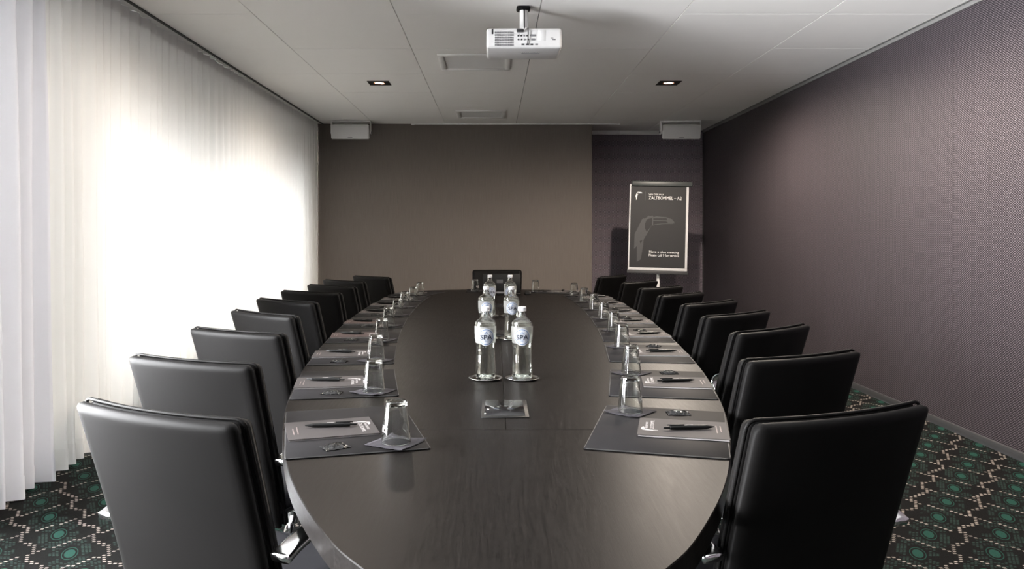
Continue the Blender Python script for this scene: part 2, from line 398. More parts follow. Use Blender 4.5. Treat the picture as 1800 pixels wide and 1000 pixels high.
# ceiling: backing with separate tiles below it; lamp tiles have a square opening
ceil = struct('ceiling', bbox(XL-.3, XR+.12, YN-.12, YR+.12, CEIL+.12, CEIL+.2), 'plenum')
cols = [-2.56, -1.6, -.65, .30, 1.25, 2.20, 2.968]
rows = [9.886-.955*k for k in range(12, -1, -1)] + [10.84, 10.985]
rows = [YN+.01]+[r for r in rows if r > YN+.1]
LAMPX = (-1.113, 1.70); LAMPY = [7.47, 7.47-3*.955]
tile_cache = {}
for i in range(len(cols)-1):
    for j in range(len(rows)-1):
        x0, x1, y0, y1 = cols[i], cols[i+1], rows[j], rows[j+1]
        if y0 > YB-.02 and x1 < 1.2: continue
        if y1 > YB and x1 <= 1.30: y1 = YB-.003
        sx, sy = x1-x0, y1-y0; g = .0028
        hole = [(lx-x0, ly-y0) for lx in LAMPX for ly in LAMPY if x0 < lx < x1 and y0 < ly < y1]
        key = (round(sx, 3), round(sy, 3), tuple((round(a, 3), round(b, 3)) for a, b in hole))
        if key not in tile_cache:
            if hole:
                hx, hy = hole[0]; h = .098; bm = bmesh.new()
                for q in [(g, sx-g, g, hy-h), (g, sx-g, hy+h, sy-g), (g, hx-h, hy-h, hy+h), (hx+h, sx-g, hy-h, hy+h)]: bbox(*q, 0, .015, bm=bm)
                bmesh.ops.remove_doubles(bm, verts=bm.verts, dist=1e-5)
            else: bm = bbox(g, sx-g, g*.6, sy-g*.6, 0, .015)
            me = bpy.data.meshes.new('ceiling_tile'); bm.to_mesh(me); bm.free(); me.materials.append(M['ceiling']); tile_cache[key] = me
        o = obj('ceiling_tile', tile_cache[key], None, ceil); o.location = (x0, y0, CEIL + rnd.uniform(0, .0012))

# curtain track and curtains
tag(obj('curtain_track', bbox(-2.298, -2.278, YN+.02, YB-.02, CEIL-.009, CEIL-.0002), 'track'), 'long black curtain track along the ceiling above the white curtains', 'curtain track')
def curtain(name, label, y0, y1, xc, z0, z1, period, amp, mat, hemmat, seed, per=10):
    r = random.Random(seed); N = int((y1-y0)/period*per); ph = 0; phs = []; amps = []
    k = 0; fr = 1
    for i in range(N+1):
        if i % per == 0: fr = r.uniform(.72, 1.35); am = r.uniform(.65, 1.25)
        ph += 2*PI/per*fr; phs.append(ph); amps.append(am)
    for _ in range(3): amps = [sum(amps[max(0, i-3):i+4])/len(amps[max(0, i-3):i+4]) for i in range(N+1)]
    Z = [0, .05, .12, .3, .7, 1.1, 1.5, 1.9, 2.2, 2.45, 2.6, 2.69, z1-z0]
    def pt(i, z):
        f = z/(z1-z0); y = y0+(y1-y0)*i/N
        tp = min(1, (y-y0)/.05, (y1-y)/.05)                     # folds die out at the panel's side hems
        a = tp*amp*amps[i]*(.55+.6*(1-f)); base = math.sin(phs[i])
        fold = math.copysign(abs(base)**.8, base)
        low = tp*.35*amp*math.sin(phs[i]*.31+seed)*(1-f)
        return (xc+a*fold+low+tp*.004*math.sin(z*3+i*.2), y+tp*.25*amp*math.cos(phs[i])*(1-f)*.6, z0+z)
    vs = []; fs = []
    for z in Z: vs += [pt(i, z) for i in range(N+1)]
    for j in range(len(Z)-1): fs += [(j*(N+1)+i, j*(N+1)+i+1, (j+1)*(N+1)+i+1, (j+1)*(N+1)+i) for i in range(N)]
    root = thing(name, label, 'curtain', (0, 0, 0), 0)
    obj('fabric', mesh('fabric', vs, fs, True), mat, root)
    def strip(nm, za, zb, dx):
        v2 = []; f2 = []
        for z in (za, (za+zb)/2, zb): v2 += [(p[0]+dx, p[1], p[2]) for p in (pt(i, z) for i in range(N+1))]
        for j in range(2): f2 += [(j*(N+1)+i, j*(N+1)+i+1, (j+1)*(N+1)+i+1, (j+1)*(N+1)+i) for i in range(N)]
        obj(nm, mesh(nm, v2, f2, True), hemmat, root)
    strip('hem', .001, .115, .003); strip('heading_tape', z1-z0-.075, z1-z0-.001, .003)
    return root
curtain('white_drape', 'heavy white pleated drape drawn back at the left edge of the view', 3.28, 4.02, -2.355, .012, CEIL-.0004, .125, .07, 'drape', 'drape', 3, 14)
curtain('sheer_curtain', 'sheer white curtain beside the white drape, before the near half of the window', 4.03, 6.50, -2.362, .015, CEIL-.0004, .125, .033, 'sheer', 'sheer_hem', 5)
curtain('sheer_curtain', 'sheer white curtain ending at the taupe back wall', 6.5015, YB-.01, -2.362, .015, CEIL-.0004, .125, .033, 'sheer', 'sheer_hem', 9)

# ceiling fittings
def downlight(x, y, label):
    t = thing('downlight', label, 'downlight', (x, y, CEIL), 0, 'recessed ceiling downlights')
    h = .105; n = 32; vs = []; fs = []
    for k in range(n):                                   # square plate with a round opening
        a = 2*PI*k/n; c, s = math.cos(a), math.sin(a); q = h/max(abs(c), abs(s))
        vs += [(q*c, q*s, -.003), (.062*c, .062*s, -.003), (q*c, q*s, .001), (.062*c, .062*s, .03)]
    for k in range(n):
        a, b = 4*k, 4*((k+1) % n)
        fs += [(a, a+1, b+1, b), (a+2, a, b, b+2), (a+1, a+3, b+3, b+1)]
    obj('trim_plate', mesh('plate', vs, fs), 'black', t)
    obj('gimbal_ring', lathe([(.052, -.004), (.058, -.006), (.060, 0), (.058, .014), (.050, .016)], 32, closed=True), 'copper', t)
    b = obj('bulb', lathe([(0, -.001), (.022, .0), (.040, .006), (.046, .014)], 24), 'bulb', t)
    obj('housing', lathe([(.062, .03), (.062, .09), (0, .09)], 24), 'black', t)
    ld = bpy.data.lights.new('lamp', 'SPOT'); ld.energy = LAMP_W[1 if x > 0 else -1]; ld.color = (1, .87, .74); ld.spot_size = math.radians(176); ld.spot_blend = .62; ld.shadow_soft_size = .035
    lo = bpy.data.objects.new('lamp', ld); C.objects.link(lo); lo.parent = t; lo.location = (0, 0, -.03)
for x, lab in zip(LAMPX, ('curtain side', 'purple wall side')):
    for y, pos in zip(LAMPY, ('in view at the far end', 'just outside the frame', 'above the camera')):
        downlight(x, y, 'square black ceiling downlight on the %s, %s' % (lab, pos))
def vent(x, y, sx, sy, label):
    t = thing('ceiling_vent', label, 'vent', (x, y, CEIL), 0, 'square ceiling vents')
    bm = bmesh.new(); f = .045
    for q in [(-sx/2, sx/2, -sy/2, -sy/2+f), (-sx/2, sx/2, sy/2-f, sy/2), (-sx/2, -sx/2+f, -sy/2+f, sy/2-f), (sx/2-f, sx/2, -sy/2+f, sy/2-f)]: bbox(*q, -.016, -.0005, bm=bm, bev=.003, seg=1)
    obj('vent_frame', bm, 'white_metal', t)
    obj('vent_panel', bbox(-sx/2+f, sx/2-f, -sy/2+f, sy/2-f, -.005, -.001), 'speaker_cloth', t)
vent(-.16, 6.53, .60, .60, 'large square white ceiling vent partly behind the projector')
vent(-.155, 9.42, .60, .60, 'smaller-looking white ceiling vent close to the taupe back wall')

def projector():
    t = thing('projector', 'white projector hanging from the ceiling on a short pole, sockets facing the camera', 'projector', (.19, 4.95, CEIL))
    X0, X1, Y0, Y1, Z0, Z1 = -.236, .232, -.20, .12, -.312, -.186
    obj('body', bbox(X0, X1, Y0, Y1, Z0, Z1, .018, 3), 'white_plastic', t)
    yb = Y0-.0015
    bm = bmesh.new()
    for r_ in range(6):
        for c_ in range(22):
            if c_ % 4 == 3: pass
            x = X0+.052+c_*.0054; z = Z1-.024-r_*.0155
            bbox(x, x+.0034, yb, Y0+.004, z-.011, z, bm=bm)
    g = obj('vent_grille', bm, 'port_grey', t); g['kind'] = 'stuff'
    obj('lamp_door', bbox(X0+.32, X0+.366, yb, Y0+.002, Z0+.045, Z1-.014, .001, 1), 'white_plastic', t)
    obj('kensington_slot', bbox(X0+.033, X0+.043, yb, Y0+.002, Z1-.04, Z1-.008), 'port', t)
    for r_, (z, xs) in enumerate([(Z0+.077, (.198, .216, .234, .252)), (Z0+.054, (.198, .218, .238, .260))]):
        for k, x in enumerate(xs):
            o = obj('socket', lathe([(.0055, 0), (.0055, .004), (0, .004)], 12), 'port' if k != 2 else 'port_grey', t); o.location = (X0+x, Y0+.001, z); o.rotation_euler = (PI/2, 0, 0)
    for x, z, w_ in [(.290, Z0+.079, .036), (.290, Z0+.054, .026)]: obj('vga_port', bbox(X0+x-w_/2, X0+x+w_/2, yb-.002, Y0+.002, z-.006, z+.006, .003), 'port_grey', t)
    for x, mt in [(.226, 'port'), (.255, 'port'), (.281, 'port'), (.311, 'port_grey')]: obj('hdmi_port', bbox(X0+x-.009, X0+x+.009, yb-.002, Y0+.002, Z0+.018, Z0+.028), mt, t)
    obj('power_plug', bbox(X0+.186, X0+.232, Y0-.03, Y0+.003, Z0+.097, Z0+.114, .006), 'port', t)
    obj('power_button', lathe([(.006, 0), (.008, .001), (.008, .003), (0, .003)], 16), 'port_grey', t).location = (.17, Y0, Z0+.06)
    obj('button_panel', bbox(X0+.408, X0+.428, yb, Y0+.002, Z0+.05, Z0+.058, .001, 1), 'port_grey', t)
    me = text_mesh('projector', .022, 'CENTER'); bpy.data.meshes.remove(me)
    obj('foot_slot', bbox(-.014, .10, -.065, -.055, Z0-.002, Z0+.002), 'port_grey', t)
    pl = obj('ceiling_plate', bbox(-.045, .045, -.045, .045, -.024, 0, .012), 'black', t)
    obj('pole', lathe([(.027, -.17), (.027, -.015)], 24), 'white_metal', t).location = (.004, 0, 0)
    obj('pole_slot', bbox(-.001, .009, -.031, -.024, -.165, -.02, .001, 1), 'black', t)
    obj('mount_plate', bbox(-.07, .075, -.09, .05, Z1, Z1+.010, .004), 'black', t)
    for x in (-.06, .065, .15): obj('mount_arm', bbox(min(0, x), max(0, x)+.008, -.1, -.085, Z1+.001, Z1+.012), 'black', t)
    obj('cable', sweep(catmull([(.003, -.03, -.03), (.004, -.036, -.12), (.008, -.05, -.172), (.02, -.12, -.178), (.022, -.205, -.19), (.022, -.212, -.24), (.019, -.207, Z0+.025)], 6), circ(.0032)), 'port', t)
    obj('cable', sweep(catmull([(-.002, -.033, -.03), (0, -.038, -.14), (.012, -.06, -.176), (.010, -.17, -.180), (.006, -.214, -.196), (-.004, -.226, -.205)], 6), circ(.004)), 'white_metal', t)
    o = obj('maker_mark', flat_poly([[(k*.012, 0), (k*.012+.007, 0), (k*.012+.007, .009 if k % 3 else .013), (k*.012, .009)] for k in range(9)], 0, .0005), 'port', t); o.location = (-.012, -.10, Z0-.0008)
projector()

def speaker(x, y, ang, label):
    t = thing('wall_speaker', label, 'speaker', (x, y, CEIL), ang, 'white ceiling-hung speakers')
    w, h, tilt = .50, .185, math.radians(-13)
    R = Matrix.Translation((0, 0, -.155)) @ Matrix.Rotation(-tilt, 4, 'X')
    bm = bmesh.new(); prof = [(-w/2, 0), (w/2, 0), (w/2-.045, .19), (-w/2+.045, .19)]     # cabinet narrowing to the rear
    bot = [bm.verts.new((a, b, -h/2)) for a, b in prof]; top = [bm.verts.new((a, b, h/2)) for a, b in prof]
    bm.faces.new(bot[::-1]); bm.faces.new(top)
    for k in range(4): bm.faces.new((bot[k], bot[(k+1) % 4], top[(k+1) % 4], top[k]))
    bmesh.ops.recalc_face_normals(bm, faces=bm.faces)
    bmesh.ops.bevel(bm, geom=list(bm.edges), offset=.008, segments=2, affect='EDGES'); bmesh.ops.transform(bm, matrix=R, verts=bm.verts)
    obj('cabinet', bm, 'white_metal', t)
    obj('grille', bbox(-w/2+.016, w/2-.016, -.006, .004, -h/2+.014, h/2-.014, .003, rot=R), 'speaker_cloth', t)
    obj('maker_plate', bbox(-.03, .03, -.0075, -.005, -h/2+.022, -h/2+.030, rot=R), 'port_grey', t)
    bm = bmesh.new(); bbox(-w/2+.0, w/2-.0, .05, .12, -.02, 0, bm=bm, bev=.003)
    for s in (-1, 1): bbox(s*(w/2+.004)-.006, s*(w/2+.004)+.006, .05, .12, -.17, 0, bm=bm, bev=.003)
    obj('bracket', bm, 'white_metal', t)
    for s in (-1, 1): obj('knob', lathe([(.012, -.01), (.014, 0), (.012, .012), (0, .012)], 12), 'port_grey', t).matrix_local = Matrix.Translation((s*(w/2+.012), .085, -.15)) @ Matrix.Rotation(s*PI/2, 4, 'Y')
speaker(-1.86, 9.93, 0.0, 'white box speaker hanging below the ceiling near the curtain')
speaker(2.43, 9.93, 0.0, 'white box speaker hanging below the ceiling above the flip chart')

# ------------------------------------------------------------------ flip chart
BIRD = [(222, 405), (232, 390), (246, 392), (262, 380), (275, 368), (290, 372), (303, 365), (312, 378), (303, 386), (275, 393), (258, 408), (248, 435), (249, 470), (262, 497), (300, 445), (262, 520), (240, 562), (238, 605), (222, 715), (192, 735), (190, 610), (168, 634), (170, 515)]
BEAK = [(300, 381), (335, 373), (410, 377), (446, 389), (468, 408), (476, 425), (462, 430), (400, 432), (330, 441), (301, 449), (303, 410)]
CUTS = [[(311, 388), (412, 385), (416, 403), (311, 405)], [(311, 412), (410, 412), (428, 424), (325, 437), (311, 441)], [(210, 572), (231, 562), (218, 592)], [(262, 410), (285, 392), (296, 394), (292, 450), (264, 484), (253, 465), (252, 430)]]
def flip_chart():
    t = thing('flip_chart', 'flip chart with charcoal toucan poster on a single pole stand in the recess', 'flip chart', (2.005, 9.42, 0), math.radians(-8))
    tilt = Matrix.Translation((0, 0, .83)) @ Matrix.Rotation(math.radians(1.6), 4, 'Y') @ Matrix.Rotation(math.radians(-3), 4, 'X')
    bw, bh = .715, 1.06
    def up(name, me, mat, parent, y):                          # XY print -> upright board face
        if isinstance(me, bmesh.types.BMesh): bm = me
        else: bm = bmesh.new(); bm.from_mesh(me)
        bmesh.ops.transform(bm, matrix=tilt @ Matrix.Translation((0, y, 0)) @ Matrix.Rotation(PI/2, 4, 'X'), verts=bm.verts)
        return obj(name, bm, mat, parent)
    obj('board', bbox(-bw/2, bw/2, 0, .022, 0, bh, .004, rot=tilt), 'chart_white', t)
    obj('paper_clamp', bbox(-bw/2+.02, bw/2+.04, -.03, .012, bh-.025, bh+.04, .012, 3, rot=tilt), 'chart_bar', t)
    obj('pen_tray', bbox(-bw/2-.01, bw/2+.005, -.05, .022, -.045, 0, .005, rot=tilt), 'grey_trim', t)
    po = obj('poster', bbox(-bw/2+.016, bw/2-.03, -.005, -.001, .035, bh-.02, rot=tilt), 'poster', t)
    k = .6695/427.0
    def P(p): return [((x-347)*k-.007, (775-y)*k+.035) for x, y in p]
    big = up('toucan_print', flat_poly([P(BIRD), P(BEAK)]), 'poster_grey', po, -.0052)
    for c in CUTS: up('toucan_print_dark', flat_poly([P(c)]), 'poster', po, -.0060)
    sm = lambda pts: P([(150+(x-168)*.165+20, 183+(y-365)*.172) for x, y in pts])
    up('toucan_emblem', flat_poly([sm(BIRD), sm(BEAK)]), 'white', po, -.0052)
    up('divider_line', flat_poly([P([(243, 180), (246, 180), (246, 248), (243, 248)])]), 'poster_grey', po, -.0052)
    def tx(s, x0, ybase, width):
        me = text_mesh(s, .05); xs = [v.co.x for v in me.vertices]; w0 = max(xs)-min(xs); sc = width*k/w0; xm = min(xs)
        px, py = P([(x0, ybase)])[0]
        return me, sc, xm, px, py
    for s, x0, yb_, wd, ys in [('VAN DER VALK', 271, 207, 117, 1.0), ('ZALTBOMMEL \u2013 A2', 272, 240, 252, 1.25), ('Have a nice meeting', 285, 661, 228, 1.0), ('Please call 9 for service', 284, 688, 230, 1.1)]:
        me, sc, xm, px, py = tx(s, x0, yb_, wd)
        warp(me, lambda x, y, z: ((x-xm)*sc+px, y*sc*ys+py, z)); up('poster_lettering', me, 'white', po, -.0055)
    obj('pole', lathe([(.021, .02), (.021, .84)], 20), 'white_metal', t).location = (.012, .03, 0)
    obj('pole_collar', lathe([(.03, .55), (.03, .6)], 20), 'grey_trim', t).location = (.012, .03, 0)
    obj('foot_plate', lathe([(0, 0), (.29, 0), (.30, .006), (.29, .014), (.05, .022), (0, .022)], 40), 'grey_trim', t).location = (.012, .03, 0)
flip_chart()

# ------------------------------------------------------------------ table
AX, TZ, TT = .034, .75, .05
HW = [(1.06, 0), (1.075, .07), (1.11, .13), (1.17, .185), (1.254, .248), (1.345, .312), (1.5, .393), (1.65, .461), (1.82, .525), (2.1, .612), (2.5, .705), (3.1, .802), (3.8, .876), (4.4, .921), (5.0, .950), (5.6, .962), (6.1, .958), (6.5, .94), (6.8, .91), (7.0, .865), (7.15, .775), (7.25, .65), (7.33, .46), (7.38, .23), (7.395, 0)]
# smooth the measured outline
_c = catmull([(v, u, 0) for u, v in HW], 6); OUT = [(max(0, p.x), p.y) for p in _c]; OUT[0] = (0, 1.06); OUT[-1] = (0, 7.395)
HWS = [(y, x) for x, y in OUT]
def hw(y): return lerp_table(HWS, y)
def make_table():
    t = thing('conference_table', 'long dark wood boat-shaped conference table narrowing towards the camera', 'table', (AX, 0, 0))
    def board(pts):
        bm = bmesh.new(); top = [bm.verts.new((x, y, TZ)) for x, y in pts]; f = bm.faces.new(top)
        if f.normal.z < 0: f.normal_flip()
        bm.normal_update()
        if f.normal.z < 0: bmesh.ops.reverse_faces(bm, faces=[f])
        r = bmesh.ops.extrude_face_region(bm, geom=[f]); vv = [e for e in r['geom'] if isinstance(e, bmesh.types.BMVert)]
        for v in vv: v.co.z -= TT
        bmesh.ops.recalc_face_normals(bm, faces=bm.faces)
        ed = [e for e in bm.edges if all(abs(v.co.z-TZ) < 1e-6 for v in e.verts)]
        bmesh.ops.bevel(bm, geom=ed, offset=.0018, segments=1, affect='EDGES')
        return obj('top_board', bm, 'wood', t)
    S1, S2, g = 2.14, 4.885, .0006
    right = [(x, y) for x, y in OUT]
    def seg(y0, y1): return [(hw(y0), y0)]+[(x, y) for x, y in right if y0+.004 < y < y1-.004]+[(hw(y1), y1)]
    near = seg(1.06, S1-g); board(near+[(-x, y) for x, y in near[::-1] if x > 1e-6])
    for a, b in ((S1+g, S2-g), (S2+g, 7.395)):
        sgm = seg(a, b)
        if b < 7.39: rp = [(g, a)]+sgm+[(g, b)]
        else: rp = [(g, a)]+[p for p in sgm if p[0] > g]+[(g, 7.3949)]
        board(rp); board([(-x, y) for x, y in rp[::-1]])
    for y in (2.35, 4.2, 6.05):
        p = obj('pedestal', bbox(-.20, .20, y-.07, y+.07, .03, TZ-TT, .01), 'black', t)
        obj('foot_plate', bbox(-.30, .30, y-.16, y+.16, 0, .03, .008), 'black', p)
    for y in (3.25, 5.1): obj('cable_beam', bbox(-.06, .06, y-.78, y+.78, TZ-TT-.09, TZ-TT-.001, .005), 'black', t)
    for y in (2.39, 4.17, 5.75):                                           # flush cable boxes in the top
        o = obj('cable_box', None, None, t) if False else obj('cable_box_frame', bbox(-.072, .072, y-.118, y+.118, TZ-.002, TZ+.003, .0015, 1), 'black', t)
        obj('cable_box_lid', bbox(-.062, .060, y-.102, y+.110, TZ+.002, TZ+.0042, .0008, 1), 'black_glass', o)
make_table()

# ------------------------------------------------------------------ chairs
def make_chair(label):
    t = thing('conference_chair', label, 'chair', group='black leather conference chairs around the table')
    SS = [-1, -.985, -.96, -.92, -.85, -.7, -.5, -.25, 0, .25, .5, .7, .85, .92, .96, .985, 1]
    TT_ = [0, .012, .03, .06, .12, .25, .4, .55, .7, .82, .9, .935, .955, .97, .982, .992, 1]
    ZB, ZT, HWD = .42, .925, .236
    def mid(s, q, k=1.0):
        z = ZB+(ZT-ZB)*q; r = .018; dt = (1-q)*(ZT-ZB); w_ = HWD*k*(.955+.045*q)
        if dt < r: w_ -= r-math.sqrt(max(0, r*r-(r-dt)**2))
        return w_*s, -.195-.150*q**1.15+.026*s*s*(.5+.5*q), z
    def pad(off, th, k, bulge):
        def side(sg):
            def f(s, q):
                x, y, z = mid(s, q, k); de = min((1-abs(s))*HWD, (1-q)*(ZT-ZB), q*(ZT-ZB)+.006); e = min(de/.022, 1)
                kk = math.sqrt(max(0, 1-(1-e)**2)); bl = bulge*(1-s*s)*math.sin(PI*min(1, max(0, q)))
                return (x, y+off+sg*(th/2*kk+bl*.5), z)
            return f
        return grid2(side(-1), side(1), SS, TT_)
    obj('back_shell', pad(-.014, .034, 1.0, .008), 'leather', t)
    obj('back_cushion', pad(.020, .036, .985, .010), 'leather', t)
    per = [(-1, q) for q in TT_]+[(s, 1.0) for s in SS[1:-1]]+[(1, q) for q in TT_[::-1]]
    pts = []
    for s, q in per:
        x, y, z = mid(s, q); pts.append((x*1.008, y+.003, z+.002))
    obj('piping', sweep(pts, circ(.0042, 6)), 'leather', t)
    # seat
    def seat_f(sg):
        def f(s, q):
            x = .222*s; y = -.195+.385*q
            if q > .85: x *= 1-.10*((q-.85)/.15)**2
            de = min((1-abs(s))*.222, (1-q)*.385, q*.385); e = min(de/.03, 1); kk = math.sqrt(max(0, 1-(1-e)**2))
            top = .462+.008*s*s-.01*q*q+.006*math.cos(q*PI)
            return (x, y, (top+.035*kk-.006*(1-s*s)) if sg > 0 else (top-.035*kk))
        return f
    st = obj('seat', grid2(seat_f(1), seat_f(-1), SS, [q for q in TT_]), 'leather_seat', t)
    obj('seat_piping', sweep([(x, y, .463) for x, y in [(-.224, -.19), (-.224, .08), (-.222, .135), (-.205, .185), (-.1, .195), (.1, .195), (.205, .185), (.222, .135), (.224, .08), (.224, -.19)]], circ(.004, 6)), 'leather_seat', st)
    obj('seat_plate', bbox(-.13, .13, -.19, .13, .395, .43, .008), 'chrome', t)
    obj('back_bracket', sweep(catmull([(0, .0, .405), (0, -.12, .40), (0, -.19, .425), (0, -.222, .50)], 5), superell(.09, .014, 12), side=(1, 0, 0)), 'chrome', t)
    for s in (-1, 1):
        path = catmull([(s*.264, -.245, .630), (s*.264, -.18, .650), (s*.260, -.05, .662), (s*.262, .08, .662), (s*.262, .135, .645), (s*.260, .145, .605), (s*.250, .10, .54), (s*.235, .03, .45), (s*.19, .0, .412), (s*.12, .0, .408)], 5)
        a = obj('armrest', sweep(path, superell(.048, .020, 14, 5), side=(1, 0, 0)), 'chrome', t)
    obj('gas_column', lathe([(.03, .10), (.03, .25), (.019, .25), (.019, .40)], 20), 'chrome', t)
    hub = obj('base_hub', lathe([(.0, .07), (.045, .07), (.05, .10), (.04, .125), (0, .125)], 20), 'chrome', t)
    for k in range(5):
        a = 2*PI*k/5+.3; c, s = math.cos(a), math.sin(a)
        leg = obj('base_leg', sweep([(.03*c, .03*s, .10), (.15*c, .15*s, .092), (.27*c, .27*s, .072)], superell(.036, .022, 10)), 'chrome', t)
        cs = lathe([(0, -.011), (.024, -.011), (.027, -.006), (.027, .006), (.024, .011), (0, .011)], 16)
        o = obj('castor', join(warp(cs, lambda x, y, z: (x, z+.016, y)), warp(cs.copy(), lambda x, y, z: (x, y-.032, z))), 'black', leg)
        o.location = (.268*c, .268*s, .0275); o.rotation_euler = (0, 0, a+.7)
    return t
LCH = [(-0.720, 1.600, 26, 1.000), (-0.899, 2.240, 23.3, 1.000), (-1.013, 2.972, 27, 0.990), (-1.086, 3.550, 38, 1.000), (-1.159, 4.213, 35, 0.999), (-1.176, 4.862, 27, 0.995), (-1.189, 5.537, 34, 0.986), (-1.212, 6.106, 38, 0.986), (-1.131, 6.985, 38, 0.966)]     # x, y of the top of the back, turn, height factor
RCH = [(0.733, 1.580, 22, 1.000), (0.973, 2.371, 25, 0.991), (1.102, 2.979, 37, 0.999), (1.152, 3.566, 37, 0.995), (1.199, 4.174, 40, 0.991), (1.232, 4.943, 43, 0.974), (1.254, 5.653, 39, 0.966), (1.241, 6.397, 45, 0.958), (1.132, 7.159, 52, 0.962)]
ORD = ['nearest the camera', 'second from the camera', 'third from the camera', 'fourth from the camera', 'fifth from the camera', 'sixth from the camera', 'seventh from the camera', 'eighth from the camera', 'ninth and farthest from the camera']
proto = None
def place_chair(xc, yc, rot, label, hz=1.0):
    global proto
    fx, fy = -math.sin(rot), math.cos(rot); loc = (xc+.345*fx, yc+.345*fy, 0)
    if proto is None: proto = make_chair(label); proto.location = loc; proto.rotation_euler = (0, 0, rot)
    else: dup(proto, loc, rot, label).scale = (1, 1, hz)
for i, (x, y, a, h) in enumerate(LCH): place_chair(x, y, -math.radians(a), 'black leather chair on the curtain side, '+ORD[i], h)
for i, (x, y, a, h) in enumerate(RCH): place_chair(x, y, math.radians(a), 'black leather chair on the purple wall side, '+ORD[i], h)
place_chair(.032, 7.55, PI, 'black leather swivel chair at the far head of the table facing the camera')

# ------------------------------------------------------------------ place settings
MATT = .0035
def mk_mat():
    root = thing('desk_mat', '', 'desk mat', group='dark leather desk mats')
    bm = bbox(-.1775, .1775, -.25, .25, 0, MATT, .0012, 1); obj('pad', bm, 'mat', root)
    r = .012; pts = []
    for sx, sy, a0 in [(1, 1, 0), (-1, 1, PI/2), (-1, -1, PI), (1, -1, 1.5*PI)]:
        for k in range(4): a = a0+k*PI/6; pts.append((sx*(.1775-r)+r*math.cos(a), sy*(.25-r)+r*math.sin(a), MATT*.55))
    obj('edge_piping', sweep(pts, circ(.0018, 6), closed=True), 'mat_edge', root)
    return root
def mk_pad(mat, side):
    root = thing('notepad', '', 'notepad', group='notepads on the desk mats')
    obj('sheets', bbox(-.1175, .1175, -.093, .093, 0, .004), 'pad_print', root)
    co = obj('cover', bbox(-.12, .12, -.095, .095, .004, .0052), mat, root)
    k = .00016
    bird = [[((x-168)*k, (735-y)*k) for x, y in p] for p in (BIRD, BEAK)]
    pr = flat_poly(bird, 0, .0004)
    tx = text_mesh('VAN DER VALK', .013); warp(tx, lambda x, y, z: (x+.028, y+.036, z)); tx2 = text_mesh('ZALTBOMMEL', .018); warp(tx2, lambda x, y, z: (x+.028, y+.016, z))
    bm = join(pr, tx, tx2)
    # reads for the sitter: text runs along the sitter's right, top towards the table centre
    R = Matrix.Translation((.065, .045, .0052)) @ Matrix.Rotation(-PI/2, 4, 'Z') @ Matrix.Scale(.8, 4)
    bmesh.ops.transform(bm, matrix=R, verts=bm.verts); obj('cover_lettering', bm, 'pad_print', co)
    obj('small_print', flat_poly([[(-.103, -.045), (-.100, -.045), (-.100, .02), (-.103, .02)], [(-.092, -.045), (-.089, -.045), (-.089, .035), (-.092, .035)]], .0052, .0004), 'pad_rose', co)
    return root
def mk_pen():
    root = thing('pen', '', 'pen', group='black ballpoint pens')
    def rod(name, prof, mat, par):
        me = lathe(prof, 14); warp(me, lambda x, y, z: (z, y, x)); return obj(name, me, mat, par)
    b = rod('barrel', [(0, -.052), (.0056, -.052), (.0064, -.02), (.0064, .03), (.0058, .052), (0, .052)], 'pen', root)
    rod('tip', [(0, -.0725), (.001, -.0715), (.0030, -.064), (.0055, -.0515)], 'pen', root)
    rod('push_button', [(.003, .052), (.003, .066), (.0024, .070), (0, .0705)], 'pen', root)
    obj('clip', bbox(.012, .060, -.0018, .0018, .0062, .0088, .0006, 1), 'pen', root)
    obj('barrel_print', bbox(-.012, .008, -.0015, .0015, .0060, .0066), 'pad_print', b)
    return root
def mk_candy(seed):
    r = random.Random(seed); root = thing('wrapped_mint', '', 'sweet', group='foil wrapped mints')
    n = 15; P = {}
    def top(s, q):
        k = (max(0, 1-abs(s)**3))*(max(0, 1-abs(q)**2.5)); pinch = 1-.18*math.exp(-((abs(s)-.72)/.12)**2)
        key = (round(s, 3), round(q, 3)); j = P.setdefault(key, r.uniform(-.0016, .0016))
        return (.033*s+j*.6, .024*q*pinch+j*.5, .0015+.0085*k*(1-.35*math.exp(-((abs(s)-.70)/.10)**2))+abs(j)*1.3)
    def bot(s, q): x, y, z = top(s, q); return (x, y, .0003)
    V = [-1+2*i/(n-1) for i in range(n)]
    obj('wrapper', grid2(top, bot, V, V, False), 'foil', root)
    return root
def mk_napkin(seed):
    r = random.Random(seed); root = thing('paper_napkin', '', 'napkin', group='dark paper napkins under the glasses')
    n = 17; V = [-1+2*i/(n-1) for i in range(n)]; a0 = r.uniform(0, 6)
    def z(s, q):
        e = max(abs(s), abs(q)); c = max(0, abs(s)+abs(q)-1.45)
        return .0021+.006*c*(1+math.sin(a0+5*math.atan2(q, s)))*.9+(.0007*math.sin(9*s+a0)*math.sin(9*q) if e > .7 else 0)+.0008*max(0, e-.8)*4
    def top(s, q): return (.058*s*(1+.02*math.sin(30*q)*(abs(s) > .99)), .058*q*(1+.02*math.sin(30*s)*(abs(q) > .99)), z(s, q))
    def bot(s, q): x, y, zz = top(s, q); return (x, y, zz-.0010)
    obj('sheet', grid2(top, bot, V, V), 'napkin', root)
    return root
GH = .108
